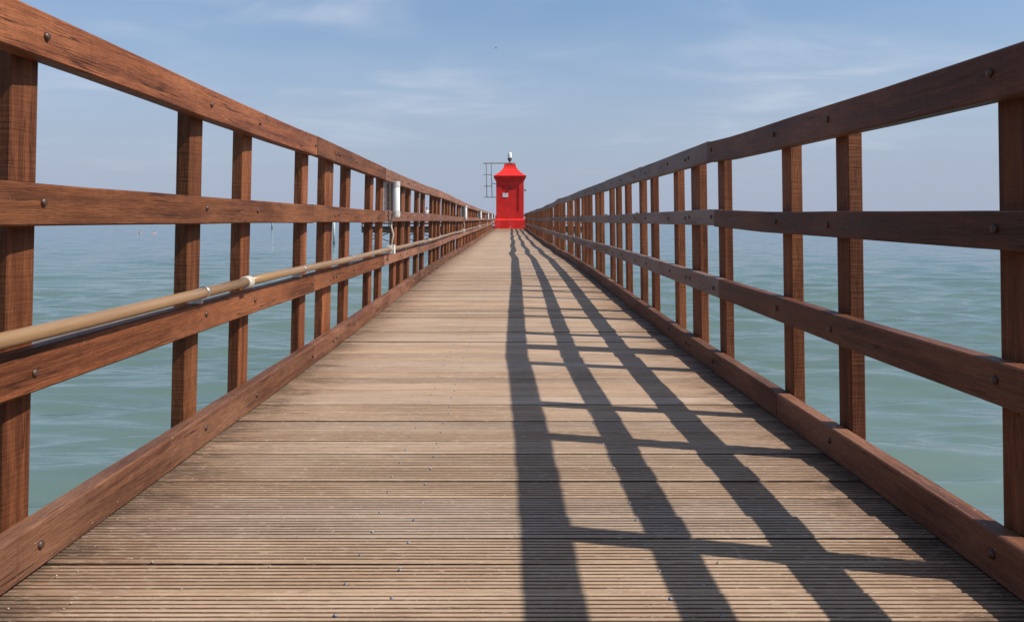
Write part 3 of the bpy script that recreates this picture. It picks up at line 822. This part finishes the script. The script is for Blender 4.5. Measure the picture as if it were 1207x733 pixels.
# ------------------------------------------------------------------ people
def skin_mesh(nodes, edges, subdiv=1, root=0):
    me = bpy.data.meshes.new('skin'); me.from_pydata([n[:3] for n in nodes], edges, []); me.update()
    o = bpy.data.objects.new('skin', me); COL.objects.link(o)
    m = o.modifiers.new('s', 'SKIN'); m.use_smooth_shade = True
    for i, nd in enumerate(nodes):
        sv = me.skin_vertices[0].data[i]
        r = nd[3]; sv.radius = r if isinstance(r, tuple) else (r, r); sv.use_root = (i == root)
    s = o.modifiers.new('u', 'SUBSURF'); s.levels = subdiv; s.render_levels = subdiv
    dg = bpy.context.evaluated_depsgraph_get()
    res = bpy.data.meshes.new_from_object(o.evaluated_get(dg))
    bpy.data.objects.remove(o); return res
def head_parts(mb_hair, top, r):
    pass
def standing_person(loc, label):
    t = thing('person', label, 'person', loc)
    nd = [(0, 0, .93, (.15, .10)), (0, 0, 1.12, (.135, .09)), (0, 0, 1.30, (.16, .10)), (0, 0, 1.42, (.10, .075)), (0, -.005, 1.50, .052), (0, -.015, 1.58, (.072, .085)), (0, -.01, 1.68, (.068, .085))]
    e = [(0, 1), (1, 2), (2, 3), (3, 4), (4, 5), (5, 6)]
    for s in (-1, 1):
        b = len(nd)
        nd += [(s * .20, 0, 1.38, .058), (s * .25, .02, 1.12, .043), (s * .24, -.10, .93, .032), (s * .235, -.15, .85, (.03, .018))]
        e += [(3, b), (b, b + 1), (b + 1, b + 2), (b + 2, b + 3)]
        for q in range(4):
            j = len(nd); nd.append((s * (.235 - .018 + .012 * q), -.185, .79 - .004 * abs(q - 1.5), .0085)); e.append((b + 3, j))
        j = len(nd); nd.append((s * .205, -.165, .82, .010)); e.append((b + 3, j))
        b = len(nd)
        nd += [(s * .10, 0, .86, .085), (s * .11, -.01, .48, .055), (s * .115, .02, .09, .038), (s * .125, -.12, .035, (.035, .028))]
        e += [(0, b), (b, b + 1), (b + 1, b + 2), (b + 2, b + 3)]
    o = bpy.data.objects.new('body', skin_mesh(nd, e)); o.location = loc; put(o, t, None); o.data.materials.clear(); o.data.materials.append(M_SKIN)
    sn = [(0, 0, .90, (.165, .115)), (0, 0, 1.12, (.155, .108)), (0, 0, 1.30, (.178, .115)), (0, 0, 1.43, (.10, .085))]
    se = [(0, 1), (1, 2), (2, 3)]
    for s in (-1, 1):
        b = len(sn); sn += [(s * .20, 0, 1.385, .074), (s * .245, .015, 1.20, .062)]; se += [(3, b), (b, b + 1)]
    o = bpy.data.objects.new('shirt', skin_mesh(sn, se)); o.location = loc; put(o, t); o.data.materials.clear(); o.data.materials.append(M_SHIRT)
    hn = [(0, 0, .90, (.165, .12))]; he = []
    for s in (-1, 1):
        b = len(hn); hn += [(s * .10, 0, .80, .10), (s * .11, -.005, .52, .082)]; he += [(0, b), (b, b + 1)]
    o = bpy.data.objects.new('shorts', skin_mesh(hn, he)); o.location = loc; put(o, t); o.data.materials.clear(); o.data.materials.append(M_SHORT)
    mb = MB(); rg = []
    for k in range(5):
        a = k / 4 * PI / 2 * .97
        rg.append([(.088 * math.cos(a) * math.cos(q * PI / 6), .02 + .105 * math.cos(a) * math.sin(q * PI / 6), 1.645 + .115 * math.sin(a)) for q in range(12)])
    mb.loft(rg); o = mb.obj('hair', M_HAIR, None, (0, 0, 0), smooth=True); COL.objects.unlink(o); o.location = loc; put(o, t)
    return t
standing_person((-7.63, JY + 1.0, jz), 'person in a white shirt standing on the far jetty left of the lighthouse')
def swimmer(loc, label, turn):
    t = thing('person', label, 'person', loc, 'swimmers in the sea')
    nd = [(0, 0, -.15, (.17, .11)), (0, 0, .02, (.15, .10)), (0, 0, .10, (.075, .06)), (0, -.005, .17, .055), (0, -.015, .25, (.075, .09)), (0, -.01, .36, (.07, .088))]
    e = [(0, 1), (1, 2), (2, 3), (3, 4), (4, 5)]
    for s in (-1, 1):
        b = len(nd); nd += [(s * .21, 0, .03, .065), (s * .30, -.10, -.12, .045), (s * .22, -.34, -.10, .035)]; e += [(2, b), (b, b + 1), (b + 1, b + 2)]
    o = bpy.data.objects.new('body', skin_mesh(nd, e)); o.location = loc; put(o, t); o.data.materials.clear(); o.data.materials.append(M_SKIN)
    mb = MB(); rg = []
    for k in range(5):
        a = k / 4 * PI / 2 * .97
        rg.append([(.088 * math.cos(a) * math.cos(q * PI / 6), .025 + .10 * math.cos(a) * math.sin(q * PI / 6), .33 + .115 * math.sin(a)) for q in range(12)])
    mb.loft(rg); o = mb.obj('hair', M_HAIR, None, (0, 0, 0), smooth=True); COL.objects.unlink(o); o.location = loc; put(o, t)
    t.rotation_euler = (0, 0, turn)
SY = F * (CAM_H - WATER) / 17.2
swimmer(((165 - 600) * SY / F, SY, WATER), 'dark-haired swimmer with head above water, left of the other swimmer', R(-20))
swimmer(((182 - 600) * SY / F, SY, WATER), 'swimmer with bare shoulders showing above water, right of the other swimmer', R(35))

# ------------------------------------------------------------------ marker poles in the sea
def pole(px, py, w, top, label):
    d = F * (CAM_H - WATER) / (py - 258)
    x = (px - 600) * d / F
    t = thing('marker_pole', label, 'pole', (x, d, WATER))
    mb = MB(); mb.tube([(x, d, WATER + .13), (x, d, WATER + top), (x, d, WATER + top + .05)], [w, w * .96, w * .5], 12); mb.obj('shaft', M_POLE, t, (x, d, WATER + .3), smooth=True)
    mb = MB(); mb.tube([(x, d, WATER - 2), (x, d, WATER + .1295)], w * 1.04, 12); mb.obj('weedy_foot', M_WEED, t, (x, d, WATER), smooth=True)
pole(393.6, 287.3, .105, 2.6, 'pale marker pole with dark foot in the sea just left of the far jetty')
pole(320.6, 270.0, .19, 4.0, 'small white marker pole far out in the sea on the left')

# ------------------------------------------------------------------ grit on the planks and a far bird
gr = MB(); rnd = random.Random(11)
for k in range(340):
    y = 1.3 + 9 * rnd.random() ** 1.7
    x = rnd.uniform(-1.04, 1.04) if rnd.random() < .45 else math.copysign(1.05 - abs(rnd.gauss(0, .16)), rnd.uniform(-1, 1))
    s = rnd.uniform(.0008, .0026); a = rnd.uniform(0, PI); z = deck_z(y) + .0012
    c, sn = math.cos(a) * s, math.sin(a) * s
    gr.add([(x - c, y - sn, z), (x + sn, y - c, z), (x + c * 1.4, y + sn * 1.4, z), (x - sn, y + c, z + .001), (x, y, z + s * .9)],
           [(0, 1, 4), (1, 2, 4), (2, 3, 4), (3, 0, 4)])
o = gr.obj('grit', M_GRIT, None, props={'kind': 'stuff'}); fix_normals(o)
by = 130.0; bx = (584.5 - 600) * by / F; bz = CAM_H + (258 - 57) * by / F
bt = thing('bird', 'tiny dark bird flying high above the lighthouse', 'bird', (bx, by, bz))
mb = MB(); mb.tube([(bx - .16, by, bz), (bx - .05, by, bz + .01), (bx + .08, by, bz), (bx + .17, by, bz + .01)], [.015, .05, .045, .015], 8); mb.obj('body', M_BIRD, bt, (bx, by, bz), smooth=True)
for s in (-1, 1):
    mb = MB(); mb.loft([[(bx - .05, by + s * .02, bz + .02), (bx + .07, by + s * .02, bz + .02), (bx + .07, by + s * .02, bz + .035), (bx - .05, by + s * .02, bz + .035)],
                        [(bx - .03, by + s * .22, bz + .10), (bx + .06, by + s * .22, bz + .10), (bx + .06, by + s * .22, bz + .11), (bx - .03, by + s * .22, bz + .11)],
                        [(bx - .06, by + s * .45, bz + .05), (bx - .03, by + s * .45, bz + .05), (bx - .03, by + s * .45, bz + .055), (bx - .06, by + s * .45, bz + .055)]])
    o = mb.obj('wing', M_BIRD, bt, (bx, by, bz)); fix_normals(o)

# ------------------------------------------------------------------ two small tree clumps on low islets far out
M_LEAF = plain('far_foliage', (0.13, 0.135, 0.075), 0.8, 0.2, 0, 0.3, 3)
M_BARK = plain('far_bark', (0.12, 0.09, 0.06), 0.8, 0.2)
M_SAND = plain('islet_sand', (0.28, 0.24, 0.18), 0.9, 0.2, 0, 0.2, 2)
def islet(px0, px1, ptop, label, seed):
    d = 620.0; k = d / F; rnd = random.Random(seed)
    x0, x1 = (px0 - 600) * k, (px1 - 600) * k; cx = (x0 + x1) / 2; top = CAM_H + (258 - ptop) * k
    mb = MB(); n = 20
    ring = lambda f_, z: [(cx + (x1 - x0) * .8 * f_ * math.cos(2 * PI * q / n) * (1 + .1 * math.sin(3 * q)), d + 4 * f_ * math.sin(2 * PI * q / n), z) for q in range(n)]
    mb.loft([ring(1.1, WATER - 1), ring(1, WATER + .15), ring(.7, WATER + .7), ring(.2, WATER + .9)])
    o = mb.obj('islet', M_SAND, None, (cx, d, WATER), smooth=True); o['kind'] = 'structure'; fix_normals(o)
    t = thing('distant_tree', label, 'tree', (cx, d, WATER + .85))
    mb = MB(); mb.tube([(cx, d, WATER + .5), (cx + .1, d, WATER + 1.8), (cx, d, top - 1.2)], [.22, .16, .06], 8); mb.obj('trunk', M_BARK, t, (cx, d, WATER + .85))
    mb = MB(); w = (x1 - x0) / 2
    for q in range(420):
        a = rnd.uniform(0, 2 * PI); u = rnd.random() ** .5; h = rnd.random()
        r = w * (1 - .6 * h * h) * u * (1 + .25 * math.sin(3 * a + seed))
        p = Vector((cx + r * math.cos(a), d + r * math.sin(a), WATER + 1.3 + (top - WATER - 1.5) * h))
        e1 = Vector((rnd.gauss(0, 1), rnd.gauss(0, 1), rnd.gauss(0, 1))).normalized() * .28; e2 = e1.orthogonal().normalized() * .2
        mb.add([p - e1, p - e2, p + e1, p + e2], [(0, 1, 2, 3)])
    mb.obj('crown', M_LEAF, t, (cx, d, WATER + 3))
islet(711, 718, 252.2, 'tiny far-off clump of trees just above the sea, left of the other one', 2)
islet(747, 754.5, 249.6, 'tiny far-off clump of trees just above the sea, taller and right of the other one', 5)
